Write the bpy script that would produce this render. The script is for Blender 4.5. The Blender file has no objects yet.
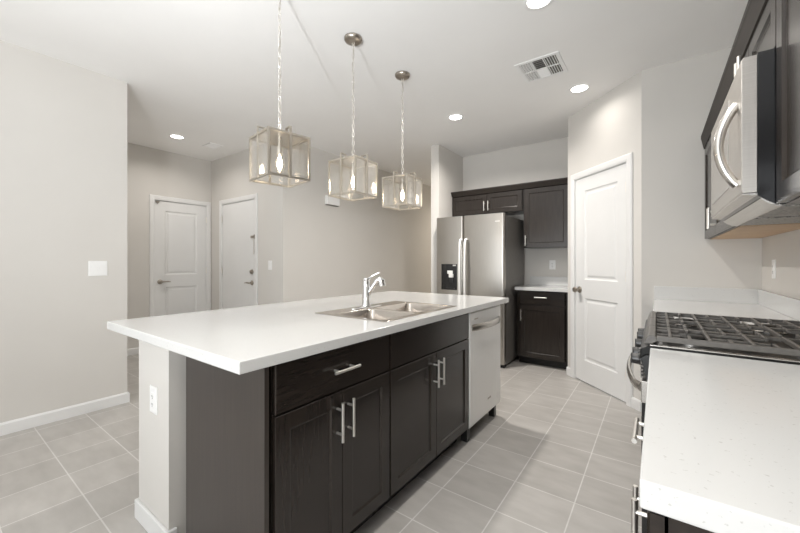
import bpy, bmesh, math, random
from mathutils import Vector, Matrix
random.seed(7)
S = bpy.context.scene
COL = S.collection
PI = math.pi

# ------------------------------------------------------------------ camera
cam_d = bpy.data.cameras.new('camera')
cam_d.sensor_width = 36.0
cam_d.lens = 36.0 * 353.22 / 800.0
cam_d.shift_y = -4.18 / 800.0
cam_d.clip_start = 0.02
cam = bpy.data.objects.new('camera', cam_d)
cam.location = (0, 0, 1.2019)
cam.rotation_euler = (PI / 2, 0, 0.6291)
COL.objects.link(cam)
S.camera = cam

# ------------------------------------------------------------------ world, lights, exposure
S.view_settings.view_transform = 'Standard'
S.view_settings.look = 'None'
S.view_settings.gamma = 1.0
S.view_settings.use_curve_mapping = False
S.view_settings.exposure = -0.02
S.cycles.use_denoising = True
S.cycles.max_bounces = 12
S.cycles.diffuse_bounces = 8
S.cycles.glossy_bounces = 6
S.cycles.transparent_max_bounces = 24
S.cycles.sample_clamp_indirect = 6.0
S.cycles.caustics_reflective = False
S.cycles.caustics_refractive = False

w = bpy.data.worlds.new('world')
S.world = w
w.use_nodes = True
w.node_tree.nodes['Background'].inputs[0].default_value = (0.93, 0.97, 1.0, 1)
w.node_tree.nodes['Background'].inputs[1].default_value = 1.2


def area_light(name, loc, target, sx, sy, power, color=(1, 1, 1), shape='RECTANGLE', spread=180):
    d = bpy.data.lights.new(name, 'AREA')
    d.shape = shape
    d.size = sx
    d.size_y = sy
    d.energy = power
    d.color = color
    d.spread = math.radians(spread)
    o = bpy.data.objects.new(name, d)
    o.location = loc
    v = Vector(target) - Vector(loc)
    o.rotation_euler = v.to_track_quat('-Z', 'Y').to_euler()
    COL.objects.link(o)
    return o


# daylight through the wide glazed opening behind the camera, and a photographer's strobe
area_light('daylight_opening', (-1.6, -2.9, 1.25), (-1.6, 2.0, 1.1), 3.6, 2.2, 43, (0.94, 0.975, 1.0))
area_light('strobe', (-0.55, -0.65, 1.45), (-3.2, 2.0, 3.5), 0.03, 0.03, 16, (0.97, 0.985, 1.0), 'DISK', 105)
area_light('strobe_bounce', (-0.6, -1.0, 1.2), (-0.6, 0.0, 2.74), 0.35, 0.35, 48, (0.95, 0.98, 1.0), 'DISK')


# ------------------------------------------------------------------ materials
def new_mat(name, color=(0.8, 0.8, 0.8), rough=0.5, metal=0.0, spec=0.5, coat=0.0):
    m = bpy.data.materials.new(name)
    m.use_nodes = True
    b = m.node_tree.nodes['Principled BSDF']
    b.inputs['Base Color'].default_value = (*color, 1)
    b.inputs['Roughness'].default_value = rough
    b.inputs['Metallic'].default_value = metal
    b.inputs['Specular IOR Level'].default_value = spec
    b.inputs['Coat Weight'].default_value = coat
    b.inputs['Coat Roughness'].default_value = 0.1
    return m


def nodes(m):
    return m.node_tree.nodes, m.node_tree.links, m.node_tree.nodes['Principled BSDF']


def noisy(m, c1, c2, scale=(1, 1, 1), nscale=8, detail=4, bump=0.0, bscale=None, lo=0.35, hi=0.65):
    n, l, b = nodes(m)
    tc = n.new('ShaderNodeTexCoord')
    mp = n.new('ShaderNodeMapping')
    mp.inputs['Scale'].default_value = scale
    l.new(tc.outputs['Object'], mp.inputs[0])
    nz = n.new('ShaderNodeTexNoise')
    nz.inputs['Scale'].default_value = nscale
    nz.inputs['Detail'].default_value = detail
    l.new(mp.outputs[0], nz.inputs['Vector'])
    cr = n.new('ShaderNodeValToRGB')
    cr.color_ramp.elements[0].position = lo
    cr.color_ramp.elements[1].position = hi
    cr.color_ramp.elements[0].color = (*c1, 1)
    cr.color_ramp.elements[1].color = (*c2, 1)
    l.new(nz.outputs['Fac'], cr.inputs[0])
    l.new(cr.outputs[0], b.inputs['Base Color'])
    if bump:
        bp = n.new('ShaderNodeBump')
        bp.inputs['Strength'].default_value = bump
        bp.inputs['Distance'].default_value = 0.002
        if bscale:
            nz2 = n.new('ShaderNodeTexNoise')
            nz2.inputs['Scale'].default_value = bscale
            l.new(mp.outputs[0], nz2.inputs['Vector'])
            l.new(nz2.outputs['Fac'], bp.inputs['Height'])
        else:
            l.new(nz.outputs['Fac'], bp.inputs['Height'])
        l.new(bp.outputs[0], b.inputs['Normal'])
    return m


M = {}
M['wall'] = noisy(new_mat('wall_paint', rough=0.85, spec=0.3), (0.625, 0.605, 0.575), (0.64, 0.62, 0.59), nscale=2, bump=0.08, bscale=160)
M['ceiling'] = noisy(new_mat('ceiling_paint', rough=0.9, spec=0.2), (0.86, 0.853, 0.842), (0.88, 0.873, 0.862), nscale=2, bump=0.08, bscale=140)
M['trim'] = noisy(new_mat('white_trim_paint', rough=0.38), (0.73, 0.73, 0.725), (0.75, 0.75, 0.745), nscale=3)
M['plastic'] = noisy(new_mat('white_plastic', rough=0.35), (0.84, 0.84, 0.835), (0.86, 0.86, 0.855), nscale=5)
M['wood'] = noisy(new_mat('espresso_wood', rough=0.22, spec=0.5), (0.019, 0.0145, 0.012), (0.025, 0.0195, 0.016), scale=(14, 14, 1.2), nscale=5, detail=6)
M['wood_h'] = noisy(new_mat('espresso_wood_across', rough=0.22, spec=0.5), (0.019, 0.0145, 0.012), (0.025, 0.0195, 0.016), scale=(1.2, 1.2, 14), nscale=5, detail=6)
M['laminate'] = noisy(new_mat('espresso_laminate', rough=0.33, spec=0.6), (0.035, 0.028, 0.024), (0.042, 0.034, 0.029), scale=(20, 20, 1), nscale=4, detail=3)
M['wood_matte'] = noisy(new_mat('espresso_wood_matte', rough=0.55, spec=0.25), (0.021, 0.0165, 0.014), (0.028, 0.022, 0.018), scale=(14, 1.2, 14), nscale=5, detail=5)
M['rawwood'] = noisy(new_mat('raw_maple', rough=0.6), (0.50, 0.34, 0.21), (0.60, 0.43, 0.28), scale=(2, 20, 20), nscale=4)
M['dark'] = noisy(new_mat('dark_recess', rough=0.7), (0.010, 0.009, 0.008), (0.014, 0.012, 0.011), nscale=10)
M['steel'] = noisy(new_mat('stainless_steel', rough=0.27, metal=1.0), (0.60, 0.575, 0.545), (0.66, 0.635, 0.605), scale=(1, 1, 80), nscale=6, detail=3)
M['steel_v'] = noisy(new_mat('stainless_steel_upright', rough=0.30, metal=1.0), (0.50, 0.475, 0.44), (0.54, 0.515, 0.48), scale=(80, 80, 1), nscale=6, detail=3)
M['steel_lt'] = noisy(new_mat('light_stainless', rough=0.42, metal=0.2), (0.84, 0.83, 0.81), (0.88, 0.87, 0.85), scale=(80, 80, 1), nscale=6, detail=3)
M['sinksteel'] = noisy(new_mat('sink_steel', rough=0.19, metal=1.0), (0.63, 0.58, 0.53), (0.70, 0.65, 0.60), scale=(40, 2, 40), nscale=6)
M['steel_mw'] = noisy(new_mat('microwave_steel', rough=0.32, metal=1.0), (0.56, 0.53, 0.495), (0.60, 0.57, 0.535), scale=(1, 1, 60), nscale=6, detail=3)
M['chrome'] = noisy(new_mat('chrome', rough=0.07, metal=1.0), (0.82, 0.82, 0.82), (0.86, 0.86, 0.86), nscale=5)
M['nickel'] = noisy(new_mat('brushed_nickel', rough=0.38, metal=1.0), (0.80, 0.775, 0.735), (0.86, 0.835, 0.795), nscale=30)
M['lantern'] = noisy(new_mat('lantern_nickel', rough=0.34, metal=1.0), (0.52, 0.48, 0.42), (0.60, 0.56, 0.50), nscale=30)
M['darknickel'] = noisy(new_mat('aged_nickel', rough=0.3, metal=1.0), (0.36, 0.32, 0.28), (0.46, 0.42, 0.37), nscale=30)
M['grayside'] = noisy(new_mat('grey_painted_steel', rough=0.38, metal=0.3), (0.17, 0.16, 0.15), (0.19, 0.18, 0.17), nscale=40)
M['blackgloss'] = noisy(new_mat('black_gloss', rough=0.1, spec=0.6), (0.010, 0.010, 0.011), (0.013, 0.013, 0.014), nscale=5)
M['blackplastic'] = noisy(new_mat('black_plastic', rough=0.35), (0.018, 0.018, 0.018), (0.024, 0.024, 0.024), nscale=20)
M['enamel'] = noisy(new_mat('black_enamel', rough=0.35, spec=0.25), (0.008, 0.008, 0.008), (0.012, 0.012, 0.011), nscale=8)
M['iron'] = noisy(new_mat('cast_iron', rough=0.40, spec=0.7), (0.085, 0.078, 0.070), (0.11, 0.101, 0.091), nscale=60, bump=0.1)
M['mesh'] = noisy(new_mat('filter_mesh', rough=0.4, metal=0.8), (0.10, 0.095, 0.085), (0.42, 0.40, 0.37), nscale=160, detail=2)
M['ivory'] = noisy(new_mat('grey_badge', rough=0.3, metal=0.6), (0.80, 0.79, 0.77), (0.84, 0.83, 0.81), nscale=9)


def emit(name, color, strength):
    m = bpy.data.materials.new(name)
    m.use_nodes = True
    b = m.node_tree.nodes['Principled BSDF']
    b.inputs['Base Color'].default_value = (*color, 1)
    b.inputs['Emission Color'].default_value = (*color, 1)
    b.inputs['Emission Strength'].default_value = strength
    return m


M['lens'] = emit('lit_downlight_lens', (1.0, 0.97, 0.92), 9)
M['filament'] = emit('glowing_filament', (1.0, 0.86, 0.68), 55)


def make_glass(name, tint=(0.97, 0.965, 0.955), refl=0.10):
    m = bpy.data.materials.new(name)
    m.use_nodes = True
    n, l = m.node_tree.nodes, m.node_tree.links
    for x in list(n):
        n.remove(x)
    out = n.new('ShaderNodeOutputMaterial')
    tr = n.new('ShaderNodeBsdfTransparent')
    tr.inputs[0].default_value = (*tint, 1)
    gl = n.new('ShaderNodeBsdfGlossy')
    gl.inputs['Color'].default_value = (1, 1, 1, 1)
    gl.inputs['Roughness'].default_value = 0.03
    lw = n.new('ShaderNodeLayerWeight')
    lw.inputs['Blend'].default_value = 0.25
    mth = n.new('ShaderNodeMath')
    mth.operation = 'MULTIPLY_ADD'
    mth.inputs[1].default_value = 0.55
    mth.inputs[2].default_value = refl
    mth.use_clamp = True
    l.new(lw.outputs['Fresnel'], mth.inputs[0])
    mx = n.new('ShaderNodeMixShader')
    l.new(mth.outputs[0], mx.inputs[0])
    l.new(tr.outputs[0], mx.inputs[1])
    l.new(gl.outputs[0], mx.inputs[2])
    l.new(mx.outputs[0], out.inputs[0])
    return m


M['glass'] = make_glass('clear_pane_glass')
M['bulbglass'] = make_glass('clear_bulb_glass', (0.99, 0.97, 0.94), 0.03)


def quartz():
    m = new_mat('white_quartz', rough=0.13, spec=0.5)
    n, l, b = nodes(m)
    tc = n.new('ShaderNodeTexCoord')
    nz = n.new('ShaderNodeTexNoise')
    nz.inputs['Scale'].default_value = 150
    nz.inputs['Detail'].default_value = 2
    l.new(tc.outputs['Object'], nz.inputs['Vector'])
    cr = n.new('ShaderNodeValToRGB')
    e = cr.color_ramp.elements
    e[0].position = 0.28
    e[0].color = (0.49, 0.485, 0.47, 1)
    e[1].position = 0.32
    e[1].color = (0.62, 0.62, 0.612, 1)
    l.new(nz.outputs['Fac'], cr.inputs[0])
    l.new(cr.outputs[0], b.inputs['Base Color'])
    return m


M['quartz'] = quartz()


def tile():
    m = new_mat('floor_tile', rough=0.38, spec=0.45)
    n, l, b = nodes(m)
    tc = n.new('ShaderNodeTexCoord')
    mp = n.new('ShaderNodeMapping')
    mp.inputs['Location'].default_value = (0.9247 + 0.2958 * 40, -1.6539 + 0.2854 * 40, 0)
    l.new(tc.outputs['Object'], mp.inputs[0])
    bt = n.new('ShaderNodeTexBrick')
    bt.offset = 0.0
    bt.squash = 1.0
    bt.inputs['Scale'].default_value = 1.0
    bt.inputs['Brick Width'].default_value = 0.2958
    bt.inputs['Row Height'].default_value = 0.2854
    bt.inputs['Mortar Size'].default_value = 0.0032
    bt.inputs['Mortar Smooth'].default_value = 0.15
    bt.inputs['Bias'].default_value = 0.0
    bt.inputs['Color1'].default_value = (0.425, 0.405, 0.382, 1)
    bt.inputs['Color2'].default_value = (0.47, 0.45, 0.427, 1)
    bt.inputs['Mortar'].default_value = (0.64, 0.625, 0.605, 1)
    l.new(mp.outputs[0], bt.inputs['Vector'])
    nz = n.new('ShaderNodeTexNoise')
    nz.inputs['Scale'].default_value = 5.0
    nz.inputs['Detail'].default_value = 6
    mp2 = n.new('ShaderNodeMapping')
    mp2.inputs['Scale'].default_value = (1.0, 2.6, 1)
    l.new(tc.outputs['Object'], mp2.inputs[0])
    l.new(mp2.outputs[0], nz.inputs['Vector'])
    cr = n.new('ShaderNodeValToRGB')
    cr.color_ramp.elements[0].position = 0.3
    cr.color_ramp.elements[1].position = 0.7
    cr.color_ramp.elements[0].color = (0.90, 0.895, 0.89, 1)
    cr.color_ramp.elements[1].color = (1.06, 1.06, 1.06, 1)
    l.new(nz.outputs['Fac'], cr.inputs[0])
    mx = n.new('ShaderNodeMix')
    mx.data_type = 'RGBA'
    mx.blend_type = 'MULTIPLY'
    mx.inputs[0].default_value = 1.0
    l.new(bt.outputs['Color'], mx.inputs[6])
    l.new(cr.outputs[0], mx.inputs[7])
    l.new(mx.outputs[2], b.inputs['Base Color'])
    bp = n.new('ShaderNodeBump')
    bp.inputs['Strength'].default_value = 0.3
    bp.inputs['Distance'].default_value = 0.002
    bp.invert = True
    l.new(bt.outputs['Fac'], bp.inputs['Height'])
    l.new(bp.outputs[0], b.inputs['Normal'])
    return m


M['tile'] = tile()


# ------------------------------------------------------------------ mesh helpers
class Frame:
    """u along, n out of the face, z up"""
    def __init__(s, o, u, n):
        s.o, s.u, s.n = Vector(o), Vector(u), Vector(n)

    def __call__(s, u, n, z):
        return s.o + s.u * u + s.n * n + Vector((0, 0, z))


def shift(fr, du):
    return Frame(fr.o + fr.u * du, fr.u, fr.n)


WORLD = Frame((0, 0, 0), (1, 0, 0), (0, 1, 0))


class MB:
    def __init__(s, fr=WORLD):
        s.bm = bmesh.new()
        s.f = fr

    def v(s, p):
        return s.bm.verts.new(s.f(*p))

    def box(s, a, b):
        x0, y0, z0 = a
        x1, y1, z1 = b
        vs = [s.v(p) for p in ((x0, y0, z0), (x1, y0, z0), (x1, y1, z0), (x0, y1, z0),
                               (x0, y0, z1), (x1, y0, z1), (x1, y1, z1), (x0, y1, z1))]
        for q in ((0, 1, 2, 3), (4, 5, 6, 7), (0, 1, 5, 4), (1, 2, 6, 5), (2, 3, 7, 6), (3, 0, 4, 7)):
            s.bm.faces.new([vs[i] for i in q])
        return s

    def loops(s, rings, cap0=True, cap1=True, closed=True):
        R = [[s.v(p) for p in r] for r in rings]
        for a, b in zip(R, R[1:]):
            k = len(a)
            for i in range(k if closed else k - 1):
                j = (i + 1) % k
                s.bm.faces.new([a[i], a[j], b[j], b[i]])
        if cap0:
            s.bm.faces.new(R[0])
        if cap1:
            s.bm.faces.new(R[-1])
        return s

    def prism(s, pts, axis, a, b):
        """pts: 2-D outline; axis 0/1/2 is the extrusion axis"""
        def put(p, t):
            q = list(p)
            q.insert(axis, t)
            return tuple(q)
        return s.loops([[put(p, a) for p in pts], [put(p, b) for p in pts]])

    def lathe(s, c, prof, axis=2, seg=24, cap0=True, cap1=True):
        rings = []
        for r, h in prof:
            ring = []
            for i in range(seg):
                t = 2 * PI * i / seg
                d = [r * math.cos(t), r * math.sin(t)]
                d.insert(axis, h)
                ring.append(tuple(c[k] + d[k] for k in range(3)))
            rings.append(ring)
        return s.loops(rings, cap0, cap1)

    def tube(s, path, r, seg=10, sx=1.0, up=None):
        P = [Vector(p) for p in path]
        rs = r if isinstance(r, (list, tuple)) else [r] * len(P)
        rings = []
        prev = None
        for i, p in enumerate(P):
            d = (P[min(i + 1, len(P) - 1)] - P[max(i - 1, 0)]).normalized()
            ref = Vector(up) if up else (prev if prev is not None else (Vector((0, 0, 1)) if abs(d.z) < 0.9 else Vector((1, 0, 0))))
            a = d.cross(ref)
            if a.length < 1e-6:
                a = d.cross(Vector((0.3, 1, 0.2)))
            a.normalize()
            b = a.cross(d).normalized()
            prev = b
            rings.append([tuple(p + a * (math.cos(2 * PI * k / seg) * rs[i] * sx) + b * (math.sin(2 * PI * k / seg) * rs[i])) for k in range(seg)])
        return s.loops(rings)

    def torus(s, c, ax, R1, R2, r, rot=0.0, seg=12, ts=6):
        """a chain link: oval of half-length R1 along z and half-width R2"""
        pts = []
        for i in range(seg):
            t = 2 * PI * i / seg
            x = R2 * math.cos(t)
            pts.append((c[0] + x * math.cos(rot), c[1] + x * math.sin(rot), c[2] + R1 * math.sin(t)))
        nrm = Vector((-math.sin(rot), math.cos(rot), 0))
        rings = []
        for i in range(seg):
            p = Vector(pts[i])
            d = (Vector(pts[(i + 1) % seg]) - Vector(pts[i - 1])).normalized()
            a = d.cross(nrm).normalized()
            rings.append([tuple(p + a * r * math.cos(2 * PI * k / ts) + nrm * r * math.sin(2 * PI * k / ts)) for k in range(ts)])
        rings.append(rings[0])
        return s.loops(rings, False, False)

    def panel(s, u0, u1, z0, z1, rings, cap0=True):
        """nested rectangles; rings are (inset, n)"""
        R = []
        for ins, n in rings:
            R.append([(u0 + ins, n, z0 + ins), (u1 - ins, n, z0 + ins), (u1 - ins, n, z1 - ins), (u0 + ins, n, z1 - ins)])
        return s.loops(R, cap0, True)

    def grid_slab(s, xs, ys, z0, z1, hole=None):
        """slab on a grid; hole = set of (i, j) cells left open"""
        hole = hole or set()
        top, bot = {}, {}
        for i, x in enumerate(xs):
            for j, y in enumerate(ys):
                top[i, j] = s.v((x, y, z1))
                bot[i, j] = s.v((x, y, z0))
        cells = {(i, j) for i in range(len(xs) - 1) for j in range(len(ys) - 1)} - hole
        for i, j in cells:
            for d in (top, bot):
                s.bm.faces.new([d[i, j], d[i + 1, j], d[i + 1, j + 1], d[i, j + 1]])
            for (di, dj), e in (((0, -1), ((i, j), (i + 1, j))), ((0, 1), ((i, j + 1), (i + 1, j + 1))),
                                ((-1, 0), ((i, j), (i, j + 1))), ((1, 0), ((i + 1, j), (i + 1, j + 1)))):
                if (i + di, j + dj) not in cells:
                    a, b = e
                    s.bm.faces.new([top[a], top[b], bot[b], bot[a]])
        return s

    def done(s, name, mat, parent=None, bevel=0.0, smooth=False, seg=2):
        bm = s.bm
        bmesh.ops.recalc_face_normals(bm, faces=bm.faces)
        off = Vector((0, 0, 0))
        q = parent
        while q is not None:
            off += q.location
            q = q.parent
        if off.length:
            bmesh.ops.translate(bm, verts=bm.verts, vec=-off)
        me = bpy.data.meshes.new(name)
        bm.to_mesh(me)
        bm.free()
        me.materials.append(M[mat])
        o = bpy.data.objects.new(name, me)
        COL.objects.link(o)
        o.parent = parent
        if smooth:
            for p in me.polygons:
                p.use_smooth = True
            try:
                me.set_sharp_from_angle(angle=math.radians(40))
            except Exception:
                pass
        if bevel:
            b = o.modifiers.new('bevel', 'BEVEL')
            b.width = bevel
            b.segments = seg
            b.limit_method = 'ANGLE'
            b.angle_limit = math.radians(40)
        return o


def tag(o, label, cat, group=None):
    o['label'] = label
    o['category'] = cat
    if group:
        o['group'] = group
    return o


def thing(name, label, cat, loc=(0, 0, 0), group=None):
    o = bpy.data.objects.new(name, None)
    o.empty_display_size = 0.1
    COL.objects.link(o)
    o.location = loc
    return tag(o, label, cat, group)


def struct(o, label=None, cat=None):
    o['kind'] = 'structure'
    if label:
        o['label'] = label
        o['category'] = cat
    return o


# ------------------------------------------------------------------ setting: shell
H = 2.743
XR = 0.585            # right wall
YS = 3.4392           # wall beyond the stove
AX, AY = -0.7718, 4.1094   # corner of the pantry wall
BX = -0.1016
YB = 4.73             # wall behind the refrigerator
XL, YL = -3.68, 1.075
XD1, YD2 = -5.505, 2.667
XDN = -3.72
YFAR, YREAR = 7.6, -3.1
BH = 0.088            # baseboard height

struct(MB().box((-5.7, -3.3, -0.1), (0.8, 7.8, 0.0)).done('floor', 'tile'), 'pale grey-beige square tile floor with light grout', 'floor')
struct(MB().box((-5.7, -3.3, H), (0.8, 7.8, H + 0.1)).done('ceiling', 'ceiling'), 'flat white ceiling', 'ceiling')


def wall(name, label, fr, length, op=None, t=0.12, h=H):
    mb = MB(fr)
    if op:
        a, b, oh = op
        if a > 0:
            mb.box((0, -t, 0), (a, 0, h))
        mb.box((b, -t, 0), (length, 0, h))
        mb.box((a, -t, oh), (b, 0, h))
    else:
        mb.box((0, -t, 0), (length, 0, h))
    return struct(mb.done(name, 'wall'), label, 'wall')


F_left = Frame((XL, YREAR, 0), (0, 1, 0), (1, 0, 0))
F_hallside = Frame((XL, YL, 0), (-1, 0, 0), (0, 1, 0))
F_hall = Frame((XD1, YL, 0), (0, 1, 0), (1, 0, 0))
F_entry = Frame((XD1, YD2, 0), (1, 0, 0), (0, -1, 0))
F_dining = Frame((XDN, YD2, 0), (0, 1, 0), (1, 0, 0))
F_far = Frame((XDN, YFAR, 0), (1, 0, 0), (0, -1, 0))
F_back = Frame((-2.303, YB, 0), (1, 0, 0), (0, -1, 0))
F_pside = Frame((AX, AY, 0), (0, 1, 0), (-1, 0, 0))
s2 = math.sqrt(0.5)
F_pantry = Frame((AX, AY, 0), (s2, -s2, 0), (-s2, -s2, 0))
PL = 0.9478
F_stove = Frame((BX, YS, 0), (1, 0, 0), (0, -1, 0))
F_right = Frame((XR, YREAR, 0), (0, 1, 0), (-1, 0, 0))

D1 = (1.918 - YL, 2.588 - YL)       # leaf, along F_hall
D2 = (-5.180 - XD1, -4.330 - XD1)   # leaf, along F_entry
DP = (0.128, 0.796)                 # leaf, along F_pantry
DH = 2.045

wall('wall_left', 'greige wall at the left edge with a double light switch', F_left, YL - YREAR)
wall('wall_hall_side', 'hidden side wall of the hallway behind the left wall', shift(F_hallside, 0.12), -(XD1 - XL))
wall('wall_hall', 'shaded hallway wall holding the panelled door', F_hall, YD2 - YL + 0.12, (D1[0] - 0.012, D1[1] + 0.012, DH + 0.012))
wall('wall_entry', 'hallway wall holding the plain slab door', F_entry, XDN - 0.12 - XD1, (D2[0] - 0.012, D2[1] + 0.012, DH + 0.012))
wall('wall_dining', 'long shaded greige wall behind the pendants', F_dining, YFAR - YD2)
wall('wall_far', 'far end wall hidden beyond the refrigerator stub wall', F_far, -2.42 - XDN)
wall('wall_back', 'wall above and beside the refrigerator', F_back, AX + 2.303)
struct(MB().box((-2.42, 4.024, 0), (-2.303, YFAR, H)).done('wall_fridge', 'wall'), 'narrow stub wall at the left of the refrigerator', 'wall')
wall('wall_pantry_side', 'short hidden return wall beside the back counter', F_pside, YB - AY + 0.12, t=0.10)
wall('wall_pantry', 'angled bright wall around the white pantry door', F_pantry, PL, (DP[0] - 0.012, DP[1] + 0.012, DH + 0.012), t=0.10)
wall('wall_stove', 'wall beyond the stove, right of the pantry door', F_stove, XR - BX + 0.12)
wall('wall_right', 'right hand wall behind the stove', F_right, YS - YREAR)
# rear wall with a wide glazed opening, behind the camera
struct(MB().box((XL - 0.12, YREAR - 0.12, 0), (-3.3, YREAR, H)).box((0.1, YREAR - 0.12, 0), (XR + 0.12, YREAR, H))
       .box((-3.3, YREAR - 0.12, 2.4), (0.1, YREAR, H)).done('wall_rear', 'wall'), 'wall behind the camera with a wide opening', 'wall')


def baseboard(name, fr, spans, t=0.014, label='white baseboard'):
    mb = MB(fr)
    for a, b in spans:
        mb.prism([(0, 0.001), (t, 0.001), (t, BH - 0.012), (t * 0.45, BH), (0, BH)], 0, a, b)
    return struct(mb.done(name, 'trim'), label, 'baseboard')


CW = 0.060  # casing width
baseboard('baseboard_left', F_left, [(0, YL - YREAR)], label='white baseboard along the left wall')
baseboard('baseboard_hall_side', F_hallside, [(-0.014, -(XD1 - XL))], label='white baseboard turning the end of the left wall')
baseboard('baseboard_hall', F_hall, [(0.014, D1[0] - CW - 0.005)], label='white baseboard left of the panelled hallway door')
baseboard('baseboard_entry', F_entry, [(0.02, D2[0] - CW - 0.005), (D2[1] + CW + 0.005, XDN - XD1)], label='white baseboard beside the slab door')
baseboard('baseboard_dining', F_dining, [(0, YFAR - YD2)], label='white baseboard on the long dining wall')
baseboard('baseboard_fridge', Frame((-2.42, 4.024, 0), (0, 1, 0), (-1, 0, 0)), [(0, YFAR - 4.024)], label='white baseboard on the stub wall')
baseboard('baseboard_pantry', F_pantry, [(-0.004, DP[0] - CW - 0.004), (DP[1] + CW + 0.004, PL + 0.004)], label='white baseboard pieces either side of the pantry door')
baseboard('baseboard_stove', F_stove, [(-0.004, 0.10)], label='short white baseboard right of the pantry wall corner')


# ------------------------------------------------------------------ doors
def two_panel_leaf(mb, w, z0, h, n, panels, rings, t=0.035):
    """slab with two moulded panels; panels are (u0, u1, v0, v1)"""
    us = sorted({0, w} | {p[0] for p in panels} | {p[1] for p in panels})
    vs = sorted({z0, z0 + h} | {p[2] for p in panels} | {p[3] for p in panels})
    for i in range(len(us) - 1):
        for j in range(len(vs) - 1):
            a, b, c, d = us[i], us[i + 1], vs[j], vs[j + 1]
            if any(abs(p[0] - a) < 1e-6 and abs(p[2] - c) < 1e-6 for p in panels):
                mb.panel(a, b, c, d, [(r, n + q) for r, q in rings], cap0=False)
            else:
                mb.bm.faces.new([mb.v(p) for p in ((a, n, c), (b, n, c), (b, n, d), (a, n, d))])
    q = [(0, z0), (w, z0), (w, z0 + h), (0, z0 + h)]
    mb.loops([[(u, n, z) for u, z in q], [(u, n - t, z) for u, z in q]], False, True)
    bmesh.ops.remove_doubles(mb.bm, verts=mb.bm.verts, dist=1e-5)


def door(name, label, fr, span, kind, hinge_right, panels=None):
    a, b = span
    wd = b - a
    f = shift(fr, a)
    root = bpy.data.objects.new(name, None)
    COL.objects.link(root)
    root.location = f(wd / 2, 0, 0)
    struct(root, label, 'door')
    # casing: flat boards with an eased edge, mitred look
    cs = MB(f)
    g = 0.008
    prof = lambda s: [(-g - CW, 0.0), (-g, 0.0), (-g, 0.011), (-g - 0.02, 0.016), (-g - CW + 0.008, 0.016), (-g - CW, 0.010)]
    hz = DH + g
    cs.loops([[(u, n, 0.001) for u, n in prof(0)], [(u, n, hz - (u + g)) for u, n in prof(0)],
              [(wd - u, n, hz - (u + g)) for u, n in prof(0)], [(wd - u, n, 0.001) for u, n in prof(0)]])
    cs.done('casing', 'trim', root)
    jb = MB(f)
    jb.box((-0.011, -0.095, 0.001), (-0.003, 0.0, DH + 0.003)).box((wd + 0.003, -0.095, 0.001), (wd + 0.011, 0.0, DH + 0.003))
    jb.box((-0.011, -0.095, DH + 0.003), (wd + 0.011, 0.0, DH + 0.011))
    jb.done('jamb', 'trim', root)
    lf = MB(f)
    n = -0.006
    if panels:
        two_panel_leaf(lf, wd, 0.012, DH - 0.012, n, panels,
                       [(0, 0), (0.010, -0.009), (0.026, -0.010), (0.044, -0.003)])
    else:
        lf.box((0, n - 0.035, 0.012), (wd, n, DH))
    leaf = lf.done('door_leaf', 'trim', root)
    # hinges
    hu = wd + 0.001 if hinge_right else -0.001
    for z in (0.26, 1.08, 1.84):
        MB(f).lathe((hu, 0.004, z), [(0.007, -0.045), (0.007, 0.045)], seg=10).done('hinge', 'nickel', root)
    return root, leaf, f, wd, n


def lever(f, u, n, z, direction, leaf, mat='darknickel'):
    mb = MB(f)
    mb.lathe((u, n, z), [(0.032, 0.0), (0.032, 0.006), (0.026, 0.012), (0.012, 0.014), (0.011, 0.045), (0.0, 0.046)], axis=1, seg=20)
    d = direction
    mb.tube([(u, n + 0.042, z), (u + d * 0.03, n + 0.048, z + 0.002), (u + d * 0.07, n + 0.046, z + 0.003), (u + d * 0.115, n + 0.042, z - 0.002)],
            [0.011, 0.010, 0.009, 0.007], seg=8)
    return mb.done('lever_handle', mat, leaf, smooth=True)


# hallway two panel door
wd = D1[1] - D1[0]
p1 = [(0.125, wd - 0.125, 0.22, 0.86), (0.125, wd - 0.125, 1.03, 1.915)]
r, lf, f, wd, n = door('door_1', 'white two-panel door on the shaded hallway wall, lever at left', F_hall, D1, 'panel', True, p1)
lever(f, 0.062, n, 0.935, 1, lf)
MB(f).prism([(0.0, 2.035), (0.055, 2.035), (0.03, 2.0)], 1, 0.0, 0.012).done('door_catch', 'darknickel', r)
# entry slab door
r, lf, f, wd, n = door('door_2', 'plain white slab entry door with deadbolt and swing-bar lock', F_entry, D2, 'slab', False)
lever(f, wd - 0.075, n, 0.925, -1, lf)
MB(f).lathe((wd - 0.075, n, 1.075), [(0.032, 0), (0.032, 0.014), (0.024, 0.02), (0.0, 0.02)], axis=1, seg=20).box((wd - 0.081, n + 0.018, 1.055), (wd - 0.069, n + 0.034, 1.095)).done('deadbolt', 'darknickel', lf, smooth=True)
MB(f).box((wd - 0.085, n, 1.525), (wd - 0.02, n + 0.02, 1.56)).box((wd + 0.002, 0.002, 1.515), (wd + 0.016, 0.022, 1.57)).done('swing_bar_lock', 'darknickel', lf, bevel=0.002)
MB(f).tube([(wd - 0.022, n + 0.012, 1.53), (wd - 0.014, n + 0.012, 1.40), (wd - 0.022, n + 0.012, 1.31)], 0.005, seg=8).done('swing_bar', 'nickel', lf, smooth=True)
# pantry door
wd = DP[1] - DP[0]
p3 = [(0.128, wd - 0.108, 0.225, 0.845), (0.128, wd - 0.108, 1.03, 1.915)]
r, lf, f, wd, n = door('door_3', 'white two-panel pantry door set in the angled wall', F_pantry, DP, 'panel', True, p3)
mb = MB(f)
mb.lathe((0.058, n, 0.925), [(0.032, 0.0), (0.032, 0.006), (0.024, 0.012), (0.011, 0.015), (0.011, 0.034), (0.024, 0.042), (0.029, 0.054), (0.025, 0.066), (0.012, 0.072), (0.0, 0.073)], axis=1, seg=20)
mb.done('door_knob', 'darknickel', lf, smooth=True)


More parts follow.
